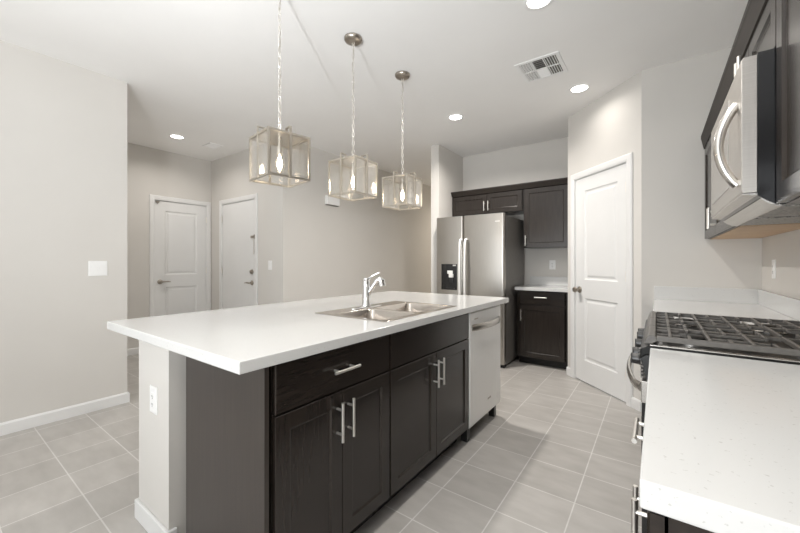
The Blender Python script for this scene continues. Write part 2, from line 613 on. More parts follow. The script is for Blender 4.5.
# ------------------------------------------------------------------ cabinet helpers
def pull(f, u, n, z, length, vertical, parent, mat='nickel'):
    """bar pull with two posts; n is the face it is screwed to"""
    mb = MB(f)
    hl = length / 2
    r = 0.0058
    if vertical:
        mb.tube([(u, n + 0.032, z - hl), (u, n + 0.032, z + hl)], r, seg=10)
        for dz in (-hl * 0.62, hl * 0.62):
            mb.tube([(u, n - 0.0005, z + dz), (u, n + 0.032, z + dz)], 0.0048, seg=8)
    else:
        mb.tube([(u - hl, n + 0.032, z), (u + hl, n + 0.032, z)], r, seg=10)
        for du in (-hl * 0.62, hl * 0.62):
            mb.tube([(u + du, n - 0.0005, z), (u + du, n + 0.032, z)], 0.0048, seg=8)
    return mb.done('handle', mat, parent, smooth=True)


def shaker(f, u0, u1, z0, z1, n0, parent, t=0.019, stile=0.055):
    mb = MB(f)
    mb.panel(u0, u1, z0, z1, [(0, n0), (0, n0 + t - 0.0015), (0.0015, n0 + t), (stile, n0 + t), (stile + 0.006, n0 + t - 0.007), (stile + 0.010, n0 + t - 0.008)])
    return mb.done('door', 'wood', parent)


def slab(f, u0, u1, z0, z1, n0, parent, name='drawer', t=0.019):
    mb = MB(f)
    mb.panel(u0, u1, z0, z1, [(0, n0), (0, n0 + t - 0.003), (0.004, n0 + t)])
    return mb.done(name, 'wood_h', parent)


def carcass(f, w, depth, z0, z1, parent, toe=0.0, open_top=False, mat='wood', rails=()):
    """cabinet box behind n = 0 reaching back to n = -depth"""
    mb = MB(f)
    t = 0.018
    zb = z0 + toe
    mb.box((0, -depth, z0), (t, -0.07 if toe else 0, z1))
    if toe:
        mb.box((0, -0.07, zb), (t, 0, z1))
    mb.box((w - t, -depth, z0), (w, -0.07 if toe else 0, z1))
    if toe:
        mb.box((w - t, -0.07, zb), (w, 0, z1))
    mb.box((t, -depth, zb), (w - t, 0, zb + t))
    mb.box((t, -depth, zb + t), (w - t, -depth + 0.008, z1))
    if not open_top:
        mb.box((t, -depth + 0.008, z1 - t), (w - t, 0, z1))
    # face frame
    mb.box((t, -0.018, zb + t), (0.038, 0, z1 - (0 if open_top else t)))
    mb.box((w - 0.038, -0.018, zb + t), (w - t, 0, z1 - (0 if open_top else t)))
    for z in rails:
        mb.box((0.038, -0.018, z - 0.018), (w - 0.038, 0, z + 0.018))
    mb.done('body', mat, parent)
    if toe:
        MB(f).box((t, -0.078, z0), (w - t, -0.070, zb)).done('toe_kick', 'dark', parent)


# ------------------------------------------------------------------ kitchen island
IX0, IX1, IY0, IY1 = -2.1713, -0.9757, 0.5516, 2.8465
FX = -1.020     # face frame plane of island cabinets, doors stand 19 mm proud
CT = 0.876      # underside of worktops
TOP = 0.914
F_isl = lambda y: Frame((FX, y, 0), (0, 1, 0), (1, 0, 0))

# pony wall under the island
struct(MB().box((-1.975, 0.622, 0), (-1.642, 2.76, CT - 0.001)).done('wall_island', 'wall'), 'painted pony wall under the near end of the island worktop', 'wall')
mb = MB()
t = 0.014
mb.grid_slab([-1.975 - t, -1.975, -1.642, -1.642 + t], [0.622 - t, 0.622, 0.650, 2.76, 2.76 + t], 0.001, BH,
             {(1, 1), (1, 2), (2, 2), (2, 3)})
struct(mb.done('baseboard_island', 'trim', bevel=0.004), 'white baseboard wrapping the foot of the island pony wall', 'baseboard')

# sink cut-out
SX0, SX1, SY0, SY1 = -1.560, -1.052, 1.325, 2.085
o = MB().grid_slab([IX0, SX0 + 0.012, SX1 - 0.012, IX1], [IY0, SY0 + 0.012, SY1 - 0.012, IY1], CT, TOP, {(1, 1)}).done('island_worktop', 'quartz', bevel=0.003)
tag(o, 'long white quartz worktop of the island holding the steel sink', 'worktop')

# end panel
o = MB().box((-1.556, 0.652, 0.0), (-1.006, 0.669, CT - 0.001)).done('end_panel', 'laminate', bevel=0.001)
tag(o, 'wide dark brown end panel of the island beside the pony wall', 'panel')

DEP = 0.60


def island_base(y0, y1, name, label, cat, n_real_drawer):
    wdt = y1 - y0
    f = F_isl(y0)
    root = thing(name, label, cat, (FX - DEP / 2, (y0 + y1) / 2, 0))
    carcass(f, wdt, DEP, 0, CT - 0.001, root, toe=0.105, open_top=True, rails=(0.699,))
    zs = 0.700
    if n_real_drawer:
        d = slab(f, 0.004, wdt - 0.004, zs + 0.003, 0.868, 0.001, root)
        pull(f, wdt / 2, 0.020, 0.787, 0.135, False, d)
    else:
        slab(f, 0.004, wdt - 0.004, zs + 0.003, 0.868, 0.001, root, 'false_drawer_front')
    m = wdt / 2
    for k, (a, b) in enumerate(((0.004, m - 0.0015), (m + 0.0015, wdt - 0.004))):
        d = shaker(f, a, b, 0.112, zs - 0.003, 0.001, root)
        pull(f, m - 0.030 if k == 0 else m + 0.030, 0.020, 0.590, 0.150, True, d)
    return root


island_base(0.684, 1.297, 'base_cabinet', 'dark island cabinet nearest the camera, one pulled drawer over two doors', 'cabinet', True)
island_base(1.299, 2.145, 'sink_cabinet', 'dark island cabinet under the sink, blank front over two doors', 'cabinet', False)

# dishwasher
dy0, dy1 = 2.149, 2.712
f = F_isl(dy0)
wdt = dy1 - dy0
root = thing('dishwasher', 'stainless dishwasher at the far end of the island', 'dishwasher', (FX - 0.28, (dy0 + dy1) / 2, 0))
MB(f).box((0.004, -0.56, 0.10), (wdt - 0.004, -0.002, CT - 0.004)).box((0.01, -0.55, 0.0), (wdt - 0.01, -0.10, 0.10)).done('tub_body', 'blackplastic', root)
for a in (0.02, wdt - 0.06):
    MB(f).box((a, -0.05, 0.0), (a + 0.04, -0.005, 0.10)).done('foot', 'blackplastic', root)
dd = MB(f).prism([(-0.001, 0.105), (0.020, 0.105), (0.025, 0.115), (0.025, 0.862), (0.020, 0.868), (-0.001, 0.868)], 0, 0.002, wdt - 0.002).done('door', 'steel_lt', root, bevel=0.002)
arc = []
for i in range(17):
    u = i / 16
    arc.append((0.035 + u * (wdt - 0.07), 0.024 + 0.040 * math.sin(PI * u) ** 0.6, 0.765))
MB(f).tube(arc, 0.023, seg=10, sx=0.36, up=(0, 0, 1)).done('handle', 'steel_v', dd, smooth=True)
MB(f).box((0.30, 0.0251, 0.205), (0.36, 0.0262, 0.217)).done('badge', 'darknickel', dd)
MB(f).box((0.07, 0.0251, 0.815), (0.13, 0.0262, 0.823)).done('badge', 'darknickel', dd)
MB(f).lathe((wdt - 0.07, 0.0251, 0.185), [(0.022, 0), (0.022, 0.001)], axis=1, seg=20).done('round_sticker', 'ivory', dd)

# sink (drop-in double bowl)
root = thing('kitchen_sink', 'drop-in stainless double-bowl sink in the island worktop', 'sink', ((SX0 + SX1) / 2, (SY0 + SY1) / 2, TOP))
zr = TOP + 0.004
bx0, bx1 = -1.430, -1.080
ym = 1.668
ya0, ya1, yb0, yb1 = 1.354, ym - 0.012, ym + 0.012, 2.056
xs = [SX0, bx0, bx1, SX1]
ys = [SY0, ya0, ya1, yb0, yb1, SY1]
rim = MB().grid_slab(xs, ys, TOP + 0.0005, zr, {(1, 1), (1, 3)}).done('rim', 'sinksteel', root, bevel=0.0015)


def rr(x0, x1, y0, y1, r, z, k=5):
    pts = []
    for cx, cy, a in ((x1 - r, y1 - r, 0), (x0 + r, y1 - r, 90), (x0 + r, y0 + r, 180), (x1 - r, y0 + r, 270)):
        for i in range(k + 1):
            t = math.radians(a + 90 * i / k)
            pts.append((cx + r * math.cos(t), cy + r * math.sin(t), z))
    return pts


for y0, y1 in ((ya0, ya1), (yb0, yb1)):
    rings = []
    for ins, z, rad in ((0.0, zr, 0.03), (0.004, zr - 0.006, 0.035), (0.010, zr - 0.10, 0.04), (0.018, zr - 0.160, 0.05), (0.05, zr - 0.182, 0.04), (0.10, zr - 0.186, 0.03)):
        rings.append(rr(bx0 + ins, bx1 - ins, y0 + ins, y1 - ins, rad, z))
    MB().loops(rings, False, True).done('bowl', 'sinksteel', root, smooth=True)
    MB().lathe(((bx0 + bx1) / 2, (y0 + y1) / 2, zr - 0.186), [(0.045, 0.0002), (0.043, 0.003), (0.03, 0.002), (0.0, 0.0015)], seg=20, cap0=False).done('drain', 'chrome', root, smooth=True)

# faucet
fx, fy = -1.495, 1.690
root = thing('kitchen_faucet', 'chrome single-lever pull-out faucet standing behind the sink bowls', 'faucet', (fx, fy, zr))
mb = MB()
pts0 = [(fx + 0.030 * math.cos(t), fy + (0.105 if math.sin(t) > 0 else -0.105) + 0.030 * math.sin(t)) for t in [2 * PI * i / 24 for i in range(24)]]
mb.loops([[(x, y, zr) for x, y in pts0], [(x, y, zr + 0.004) for x, y in pts0], [(fx + (x - fx) * 0.8, fy + (y - fy) * 0.95, zr + 0.008) for x, y in pts0]])
mb.done('escutcheon', 'chrome', root, smooth=True)
MB().lathe((fx, fy, zr + 0.008), [(0.030, 0.0), (0.030, 0.006), (0.026, 0.02), (0.0245, 0.08), (0.025, 0.12), (0.024, 0.168), (0.020, 0.176), (0.0, 0.177)], seg=24).done('faucet_body', 'chrome', root, smooth=True)
sd = Vector((0.86, 0.45, 0)).normalized()


def al(d, z):
    return (fx + sd.x * d, fy + sd.y * d, zr + z)


MB().tube([al(0.004, 0.074), al(0.022, 0.100), al(0.048, 0.136), al(0.068, 0.162)], [0.017, 0.0165, 0.016, 0.018], seg=14).done('spout', 'chrome', root, smooth=True)
MB().tube([al(0.058, 0.150), al(0.070, 0.168), al(0.084, 0.176), al(0.098, 0.166), al(0.104, 0.134)], [0.016, 0.020, 0.023, 0.024, 0.021], seg=16).done('spray_head', 'chrome', root, smooth=True)
MB().tube([al(0.008, 0.172), al(0.026, 0.188), al(0.055, 0.207), al(0.088, 0.218)], [0.010, 0.007, 0.0055, 0.0055], seg=10).done('lever', 'chrome', root, smooth=True)

# outlet on the pony wall


def wall_plate(name, f, u, z, w, h, label, cat, kind, group=None):
    root = thing(name, label, cat, f(u, 0, z), group)
    mb = MB(f)
    mb.panel(u - w / 2, u + w / 2, z - h / 2, z + h / 2, [(0, 0.0005), (0, 0.004), (0.004, 0.006)])
    mb.done('plate', 'plastic', root)
    gang = 2 if w > 0.1 else 1
    for g in range(gang):
        cu = u + (g - (gang - 1) / 2) * 0.046
        if kind == 'outlet':
            MB(f).panel(cu - 0.0165, cu + 0.0165, z - 0.033, z + 0.033, [(0, 0.006), (0.001, 0.0082)]).done('receptacle', 'plastic', root)
            sl = MB(f)
            for dz in (-0.017, 0.017):
                for du in (-0.006, 0.006):
                    sl.box((cu + du - 0.001, 0.0082, z + dz - 0.004), (cu + du + 0.001, 0.0086, z + dz + 0.005))
                sl.box((cu - 0.002, 0.0082, z + dz - 0.011), (cu + 0.002, 0.0086, z + dz - 0.007))
            sl.done('slots', 'dark', root)
        else:
            MB(f).prism([(0.006, z - 0.033), (0.0075, z - 0.033), (0.010, z), (0.0115, z + 0.033), (0.006, z + 0.033)], 0, cu - 0.0165, cu + 0.0165).done('rocker', 'plastic', root)
    return root


F_col = Frame((-1.975, 0.622, 0), (1, 0, 0), (0, -1, 0))
wall_plate('power_outlet', F_col, 0.182, 0.596, 0.075, 0.117, 'white outlet on the painted end of the island pony wall', 'outlet', 'outlet')
wall_plate('light_switch', F_left, 0.878 - YREAR, 1.152, 0.120, 0.122, 'white double rocker switch on the left wall', 'switch', 'switch')
wall_plate('light_switch', F_entry, -3.985 - XD1, 1.165, 0.075, 0.117, 'small white switch right of the slab entry door', 'switch', 'switch')
wall_plate('power_outlet', F_back, -1.066 + 2.303, 1.170, 0.072, 0.115, 'white outlet above the small back counter', 'outlet', 'outlet')
wall_plate('power_outlet', F_right, 3.118 - YREAR, 1.160, 0.072, 0.117, 'white outlet on the right wall above the stove backsplash', 'outlet', 'outlet')

# ------------------------------------------------------------------ back run
# refrigerator
RX0, RX1, RY = -2.270, -1.392, 3.900
root = thing('refrigerator', 'stainless side-by-side refrigerator with black ice dispenser', 'refrigerator', ((RX0 + RX1) / 2, 4.2, 0))
MB().box((RX0 + 0.004, RY + 0.075, 0.03), (RX1 - 0.004, 4.66, 1.742)).done('case', 'grayside', root, bevel=0.004)
MB().box((RX0 + 0.01, RY + 0.03, 0.004), (RX1 - 0.01, RY + 0.10, 0.03)).done('base_grille', 'blackplastic', root)
MB().box((RX0 + 0.05, 4.45, 0.0), (RX1 - 0.05, 4.55, 0.03)).done('rear_roller', 'blackplastic', root)
MB().box((RX0 + 0.006, RY + 0.066, 0.05), (RX1 - 0.006, RY + 0.075, 1.73)).done('gasket', 'dark', root)
xm = -1.896


def fdoor(x0, x1):
    pr = []
    r = 0.022
    for i in range(7):
        t = PI / 2 * i / 6
        pr.append((x0 + r - r * math.cos(t), RY + r - r * math.sin(t)))
    for i in range(7):
        t = PI / 2 * i / 6
        pr.append((x1 - r + r * math.sin(t), RY + r - r * math.cos(t)))
    pr += [(x1, RY + 0.066), (x0, RY + 0.066)]
    return MB().prism(pr, 2, 0.045, 1.763).done('door', 'steel_v', root, smooth=True)


dl = fdoor(RX0, xm - 0.003)
dr = fdoor(xm + 0.003, RX1)
for x, d in ((xm - 0.019, dl), (xm + 0.047, dr)):
    path = [(x, RY + 0.001, 1.475), (x, RY - 0.03, 1.472), (x, RY - 0.05, 1.44)]
    path += [(x, RY - 0.05 - 0.012 * math.sin(PI * i / 10), 1.44 - 0.78 * i / 10) for i in range(1, 10)]
    path += [(x, RY - 0.05, 0.66), (x, RY - 0.03, 0.623), (x, RY + 0.001, 0.62)]
    MB().tube(path, 0.0145, seg=12, up=(1, 0, 0)).done('handle', 'steel_lt', d, smooth=True)
# dispenser
px0, px1, pz0, pz1 = -2.190, -1.975, 0.862, 1.180
dp = MB().panel(px0, px1, pz0, pz1, [(0, 0.0005), (0, 0.003), (0.004, 0.004), (0.010, 0.003)])
dp.bm.free()
FD = Frame((0, RY, 0), (1, 0, 0), (0, -1, 0))
dp = MB(FD).panel(px0, px1, pz0, pz1, [(0, 0.0), (0, 0.006), (0.004, 0.007), (0.008, 0.004)]).done('dispenser', 'blackgloss', dl)
MB(FD).box((-2.03, 0.004, 1.157), (-1.99, 0.008, 1.172)).done('display', 'ivory', dl)
MB(FD).box((-2.10, 0.004, 1.06), (-2.03, 0.022, 1.10)).box((-2.075, 0.004, 1.015), (-2.02, 0.030, 1.06)).done('ice_chute', 'steel_lt', dl, bevel=0.003)
MB(FD).box((-2.12, 0.004, 0.875), (-2.00, 0.022, 0.885)).done('drip_tray', 'blackplastic', dl)
MB(FD).box((-2.07, 0.004, 0.95), (-2.03, 0.018, 1.01)).done('paddle', 'blackplastic', dl, bevel=0.003)
MB(FD).box((-1.495, 0.0, 1.665), (-1.440, 0.002, 1.677)).done('badge', 'ivory', dr)

UY = 4.405      # face plane of the back wall cabinets
F_up = lambda x, y=UY: Frame((x, y, 0), (1, 0, 0), (0, -1, 0))


def back_upper(x0, x1, z0, z1, name, label, doors, handles):
    w_ = x1 - x0
    f = F_up(x0)
    root = thing(name, label, 'cabinet', ((x0 + x1) / 2, (UY + YB) / 2, z0))
    carcass(f, w_, YB - UY - 0.002, z0, z1, root)
    for (a, b), (hu, hz) in zip(doors, handles):
        d = shaker(f, a, b, z0 + 0.004, z1 - 0.052, 0.001, root)
        pull(f, hu, 0.020, hz, 0.125, True, d)
    return root


w1 = 0.972
back_upper(-2.301, -1.329, 1.835, 2.145, 'wall_cabinet', 'wide low dark cabinet above the refrigerator with two doors', [(0.004, w1 / 2 + 0.018), (w1 / 2 + 0.021, w1 - 0.012)], [(w1 / 2 - 0.008, 1.935), (w1 / 2 + 0.048, 1.935)])
w2 = 0.549
back_upper(-1.326, -0.777, 1.377, 2.145, 'wall_cabinet', 'tall dark wall cabinet right of the refrigerator above the small counter', [(0.012, w2 - 0.035)], [(0.034, 1.465)])
mb = MB()
cp = [(UY - 0.0205, 2.100), (UY - 0.026, 2.102), (UY - 0.030, 2.112), (UY - 0.048, 2.148), (UY - 0.052, 2.152), (UY - 0.052, 2.166), (UY - 0.0005, 2.166), (UY - 0.0005, 2.146), (UY - 0.0205, 2.144)]
mb.prism(cp, 0, -2.301, -0.776)
o = mb.done('crown_moulding', 'wood_matte')
tag(o, 'dark crown moulding along the top of the refrigerator wall cabinets', 'moulding')

# back base cabinet
BYF = 4.235
f = F_up(-1.350, BYF)
wdt = 0.573
root = thing('base_cabinet', 'dark cabinet between refrigerator and pantry door, drawer over single door', 'cabinet', (-1.05, 4.43, 0))
carcass(f, wdt, YB - BYF - 0.002, 0, CT - 0.001, root, toe=0.085, rails=(0.705,))
d = slab(f, 0.03, wdt - 0.045, 0.712, 0.866, 0.001, root)
pull(f, wdt / 2 - 0.01, 0.020, 0.800, 0.135, False, d)
d = shaker(f, 0.03, wdt - 0.045, 0.095, 0.700, 0.001, root)
pull(f, 0.055, 0.020, 0.585, 0.135, True, d)
root = thing('back_worktop', 'small white quartz counter beside the refrigerator', 'worktop', (-1.05, 4.43, CT))
MB().box((-1.360, 4.165, CT), (-0.776, YB - 0.001, TOP)).done('slab', 'quartz', root, bevel=0.003)
MB().box((-1.340, YB - 0.021, TOP), (-0.776, YB - 0.001, 1.019)).done('backsplash', 'quartz', root, bevel=0.002)

# ------------------------------------------------------------------ right run, near counter
CFX = -0.019
F_r = lambda y, x=0.012: Frame((x, y, 0), (0, 1, 0), (-1, 0, 0))
ny0, ny1 = 0.565, 1.461
root = thing('near_worktop', 'white speckled quartz counter in the right foreground', 'worktop', (0.28, 1.0, CT))
MB().box((CFX, ny0, CT), (XR - 0.001, ny1, TOP)).done('slab', 'quartz', root, bevel=0.003)
MB().box((XR - 0.021, ny0, TOP), (XR - 0.001, ny1, 1.015)).done('backsplash', 'quartz', root, bevel=0.002)
root = thing('base_cabinet', 'dark cabinet under the right foreground counter, nearest the camera', 'cabinet', (0.28, 1.0, 0))
f = F_r(ny0 + 0.012)
wdt = ny1 - ny0 - 0.016
carcass(f, wdt, 0.57, 0, CT - 0.001, root, toe=0.105, rails=(0.699,))
f2 = F_r(ny0 + 0.012, 0.009)
d = slab(f2, 0.004, wdt - 0.004, 0.703, 0.866, 0.001, root)
pull(f2, wdt / 2 + 0.04, 0.020, 0.785, 0.140, False, d)
for k, (a, b) in enumerate(((0.004, wdt / 2 - 0.0015), (wdt / 2 + 0.0015, wdt - 0.004))):
    d = shaker(f2, a, b, 0.112, 0.697, 0.001, root)
    pull(f2, wdt / 2 + (-0.030 if k == 0 else 0.030), 0.020, 0.575, 0.150, True, d)

# far counter beyond the stove
fy0, fy1 = 2.232, YS - 0.001
root = thing('far_worktop', 'white quartz counter beyond the stove with tall backsplash', 'worktop', (0.28, 2.8, CT))
MB().box((CFX, fy0, CT), (XR - 0.001, fy1, TOP)).done('slab', 'quartz', root, bevel=0.003)
MB().box((XR - 0.021, fy0, TOP), (XR - 0.001, fy1 - 0.0205, 1.015)).box((CFX, fy1 - 0.020, TOP), (XR - 0.001, fy1, 1.015)).done('backsplash', 'quartz', root, bevel=0.002)
root = thing('base_cabinet', 'dark cabinet beyond the stove, mostly hidden behind it', 'cabinet', (0.28, 2.8, 0))
f = F_r(fy0 + 0.003)
wdt = fy1 - fy0 - 0.004
carcass(f, wdt, 0.57, 0, CT - 0.001, root, toe=0.105, rails=(0.699,))
for k in range(2):
    a, b = wdt * k / 2 + 0.004, wdt * (k + 1) / 2 - 0.002
    d = slab(f, a, b, 0.703, 0.866, 0.001, root)
    pull(f, (a + b) / 2, 0.020, 0.787, 0.135, False, d)
    d = shaker(f, a, b, 0.112, 0.697, 0.001, root)
    pull(f, b - 0.03 if k == 0 else a + 0.03, 0.020, 0.59, 0.15, True, d)

# ------------------------------------------------------------------ gas range
GY0, GY1 = 1.467, 2.226
GYM = (GY0 + GY1) / 2
root = thing('gas_range', 'stainless gas range with black cast-iron grates', 'stove', (0.27, GYM, 0))
MB().box((0.0, GY0, 0.10), (0.555, GY1, 0.885)).box((0.03, GY0 + 0.02, 0.0), (0.54, GY1 - 0.02, 0.10)).done('body', 'blackplastic', root)
ct = MB()
ct.prism([(-0.048, 0.872), (-0.030, 0.886), (0.555, 0.886), (0.555, 0.918), (-0.022, 0.918), (-0.046, 0.906)], 1, GY0 + 0.001, GY1 - 0.001)
ct.done('cooktop', 'enamel', root, bevel=0.003)
# stainless rims at the sides of the cooktop
for y0, y1 in ((GY0 + 0.004, GY0 + 0.026), (GY1 - 0.026, GY1 - 0.004)):
    MB().box((-0.02, y0, 0.918), (0.55, y1, 0.922)).done('side_rim', 'steel', root, bevel=0.001)
# front control panel
cpn = MB().prism([(-0.047, 0.872), (-0.030, 0.8855), (-0.001, 0.8855), (-0.001, 0.800), (-0.030, 0.800)], 1, GY0 + 0.002, GY1 - 0.002).done('control_panel', 'blackplastic', root, bevel=0.002)
vn = MB()
for k in range(5):
    vn.box((-0.046, GY0 + 0.002, 0.806 + k * 0.012), (-0.038, GY0 + 0.05, 0.812 + k * 0.012))
vn.done('vent_slots', 'grayside', root)
for y in (1.548, 1.655, 1.846, 2.037, 2.144):
    kb = MB()
    kb.lathe((-0.040, y, 0.852), [(0.022, 0.0), (0.022, -0.010), (0.020, -0.014), (0.018, -0.034), (0.0, -0.035)], axis=0, seg=20)
    kb.box((-0.078, y - 0.005, 0.834), (-0.062, y + 0.005, 0.870))
    kb.done('knob', 'blackplastic', root, bevel=0.0015)
od = MB().box((-0.043, GY0 + 0.004, 0.245), (-0.001, GY1 - 0.004, 0.718)).done('oven_door', 'blackgloss', root, bevel=0.003)
MB().box((-0.045, GY0 + 0.004, 0.7185), (-0.001, GY1 - 0.004, 0.795)).done('door_rail', 'steel', od, bevel=0.003)
MB().box((-0.046, GY0 + 0.08, 0.36), (-0.0435, GY1 - 0.08, 0.64)).done('oven_window', 'blackgloss', od)
hp = []
for i in range(21):
    u = i / 20
    hp.append((-0.045 - 0.052 * math.sin(PI * u) ** 0.55, GY0 + 0.03 + u * (GY1 - GY0 - 0.06), 0.765))
MB().tube(hp, 0.016, seg=10, sx=0.55, up=(0, 0, 1)).done('handle', 'steel', od, smooth=True)
MB().box((-0.043, GY0 + 0.004, 0.06), (-0.001, GY1 - 0.004, 0.238)).done('warming_drawer', 'blackgloss', root, bevel=0.003)
# backguard
bg = MB().prism([(0.535, 0.921), (0.522, 0.985), (0.518, 1.010), (0.538, 1.188), (0.556, 1.190), (0.556, 0.921)], 1, GY0 + 0.002, GY1 - 0.002).done('backguard', 'steel', root, bevel=0.003)
MB().box((0.512, GY0 + 0.002, 0.992), (0.523, GY1 - 0.002, 1.001)).done('backguard_vent', 'dark', root)
# burners
for bx, by, r_ in ((0.10, 1.62, 0.046), (0.10, 2.07, 0.038), (0.37, 1.62, 0.034), (0.37, 2.07, 0.046), (0.235, 1.846, 0.05)):
    b_ = MB().lathe((bx, by, 0.918), [(r_ * 1.5, 0.0002), (r_ * 1.5, 0.004), (r_ * 1.05, 0.006), (r_ * 1.0, 0.014), (0.0, 0.015)], seg=24).done('burner', 'steel', root, smooth=True)
    MB().lathe((bx, by, 0.933), [(r_ * 0.9, 0.0), (r_ * 0.92, 0.006), (r_ * 0.8, 0.010), (0.0, 0.011)], seg=24).done('burner_cap', 'enamel', b_, smooth=True)
# grates: three sections across the range, each its own part
GX0, GX1 = -0.026, 0.500
gz0, gz1 = 0.934, 0.953
for gk in range(3):
    ya = GY0 + 0.010 + gk * (GY1 - GY0 - 0.02) / 3
    yb_ = ya + (GY1 - GY0 - 0.02) / 3 - 0.003
    g = MB()
    fw = 0.030 if True else 0.016
    # front and back bars (front one wide and rounded), side bars
    g.prism([(GX0 - 0.012, gz0 - 0.012), (GX0 - 0.004, gz0 + 0.010), (GX0 + 0.004, gz1), (GX0 + 0.022, gz1), (GX0 + 0.026, gz0), (GX0 + 0.012, gz0 - 0.010)], 1, ya, yb_)
    g.box((GX1 - 0.014, ya, gz0), (GX1, yb_, gz1))
    g.box((GX0 + 0.024, ya, gz0), (GX1 - 0.014, ya + 0.010, gz1 if gk == 0 else gz1 - 0.006))
    g.box((GX0 + 0.024, yb_ - 0.010, gz0), (GX1 - 0.014, yb_, gz1 if gk == 2 else gz1 - 0.006))
    ym_ = (ya + yb_) / 2
    # fingers running across (along y): alternately full and broken
    nb = 9
    for i in range(nb):
        x = GX0 + 0.024 + (i + 0.75) * (GX1 - GX0 - 0.038) / (nb + 0.6)
        if i % 2 == 0:
            g.box((x - 0.0045, ya + 0.010, gz0 + 0.004), (x + 0.0045, yb_ - 0.010, gz1))
        else:
            g.box((x - 0.0045, ya + 0.010, gz0 + 0.004), (x + 0.0045, ym_ - 0.048, gz1))
            g.box((x - 0.0045, ym_ + 0.048, gz0 + 0.004), (x + 0.0045, yb_ - 0.010, gz1))
    for y in (ya + 0.072, yb_ - 0.082):
        for xa, xb in ((GX0 + 0.024, GX0 + 0.09), (GX0 + 0.17, GX0 + 0.31), (GX1 - 0.11, GX1 - 0.014)):
            g.box((xa, y, gz0 + 0.006), (xb, y + 0.008, gz1 - 0.003))
    for x in (GX0 + 0.03, GX1 - 0.014):
        for y in (ya, yb_ - 0.012):
            g.box((x, y, 0.9225 if (gk in (0, 2)) else 0.9185), (x + 0.012, y + 0.012, gz0))
    g.done('grate', 'iron', root, bevel=0.002)

# ------------------------------------------------------------------ right run, wall cabinets and microwave
UFX = 0.304     # box face; doors 19 mm proud -> 0.285
F_ru = lambda y: Frame((UFX, y, 0), (0, 1, 0), (-1, 0, 0))


def right_upper(y0, y1, z0, name, label, pulls, zb=None, under=None):
    w_ = y1 - y0
    f = F_ru(y0)
    root = thing(name, label, 'cabinet', ((UFX + XR) / 2, (y0 + y1) / 2, z0))
    carcass(f, w_, XR - UFX - 0.002, z0, 2.10, root)
    if under:
        MB(f).box((0.002, -(XR - UFX - 0.004), z0 - 0.003), (w_ - 0.002, -0.012, z0)).done('underside', 'rawwood', root)
    m = w_ / 2
    for k, (a, b) in enumerate(((0.003, m - 0.0015), (m + 0.0015, w_ - 0.003))):
        d = shaker(f, a, b, z0 + 0.003, 2.034, 0.001, root)
        pull(f, m + (-0.030 if k == 0 else 0.030), 0.020, pulls, 0.125, True, d)
    return root


right_upper(0.575, 1.497, 1.372, 'wall_cabinet', 'dark wall cabinet at the right edge above the foreground counter', 1.45)
right_upper(1.500, 2.262, 1.842, 'wall_cabinet', 'short dark wall cabinet directly above the microwave', 1.925)
right_upper(2.265, YS - 0.004, 1.372, 'wall_cabinet', 'dark wall cabinet on the far side of the microwave', 1.47, under=True)
mb = MB()
mb.prism([(0.284, 2.036), (0.279, 2.038), (0.276, 2.055), (0.266, 2.105), (0.263, 2.115), (0.263, 2.135), (0.3035, 2.135), (0.3035, 2.101), (0.284, 2.09)], 1, 0.575, YS - 0.006)
tag(mb.done('crown_moulding', 'wood_matte'), 'dark crown moulding along the top of the right hand wall cabinets', 'moulding')

# microwave
my0, my1 = 1.502, 2.260
root = thing('microwave', 'stainless over-the-range microwave with bowed handle', 'microwave', (0.40, (my0 + my1) / 2, 1.36))
cs = [(0.246, 1.838), (XR - 0.003, 1.838), (XR - 0.003, 1.372), (0.300, 1.372), (0.285, 1.376), (0.270, 1.386), (0.256, 1.398), (0.246, 1.404)]
MB().prism(cs, 1, my0, my1).done('case', 'blackgloss', root, bevel=0.001)
fv = MB()
fv.prism([(0.2125, 1.410), (0.2455, 1.4045), (0.2455, 1.4125), (0.2125, 1.4135)], 1, my0, my1)
fv.done('lower_trim', 'steel', root)
md = MB().prism([(0.2455, 1.415), (0.216, 1.415), (0.211, 1.420), (0.211, 1.826), (0.216, 1.832), (0.2455, 1.832)], 1, my0, my1).done('door', 'steel_mw', root, bevel=0.001)
MB().box((0.2085, my0 + 0.235, 1.47), (0.2105, my1 - 0.06, 1.79)).done('door_window', 'steel', md)
hy = my0 + 0.072
hp = []
for i in range(19):
    u = i / 18
    hp.append((0.211 - 0.046 * math.sin(PI * u) ** 0.8, hy, 1.452 + 0.262 * u))
MB().tube(hp, 0.0135, seg=12, up=(0, 1, 0)).done('handle', 'steel', md, smooth=True)
MB().box((0.30, my0 + 0.04, 1.3695), (XR - 0.05, my0 + 0.34, 1.3718)).box((0.30, my1 - 0.34, 1.3695), (XR - 0.05, my1 - 0.04, 1.3718)).done('grease_filter', 'mesh', root)
MB().prism([(0.253, 1.3945), (0.268, 1.3815), (0.284, 1.3725), (0.300, 1.3695), (0.300, 1.3718), (0.2855, 1.3755), (0.270, 1.3855), (0.2555, 1.3975)], 1, my0 + 0.004, my1 - 0.004).done('vent_lip', 'steel', root)

# ------------------------------------------------------------------ pendants
PX = -1.69


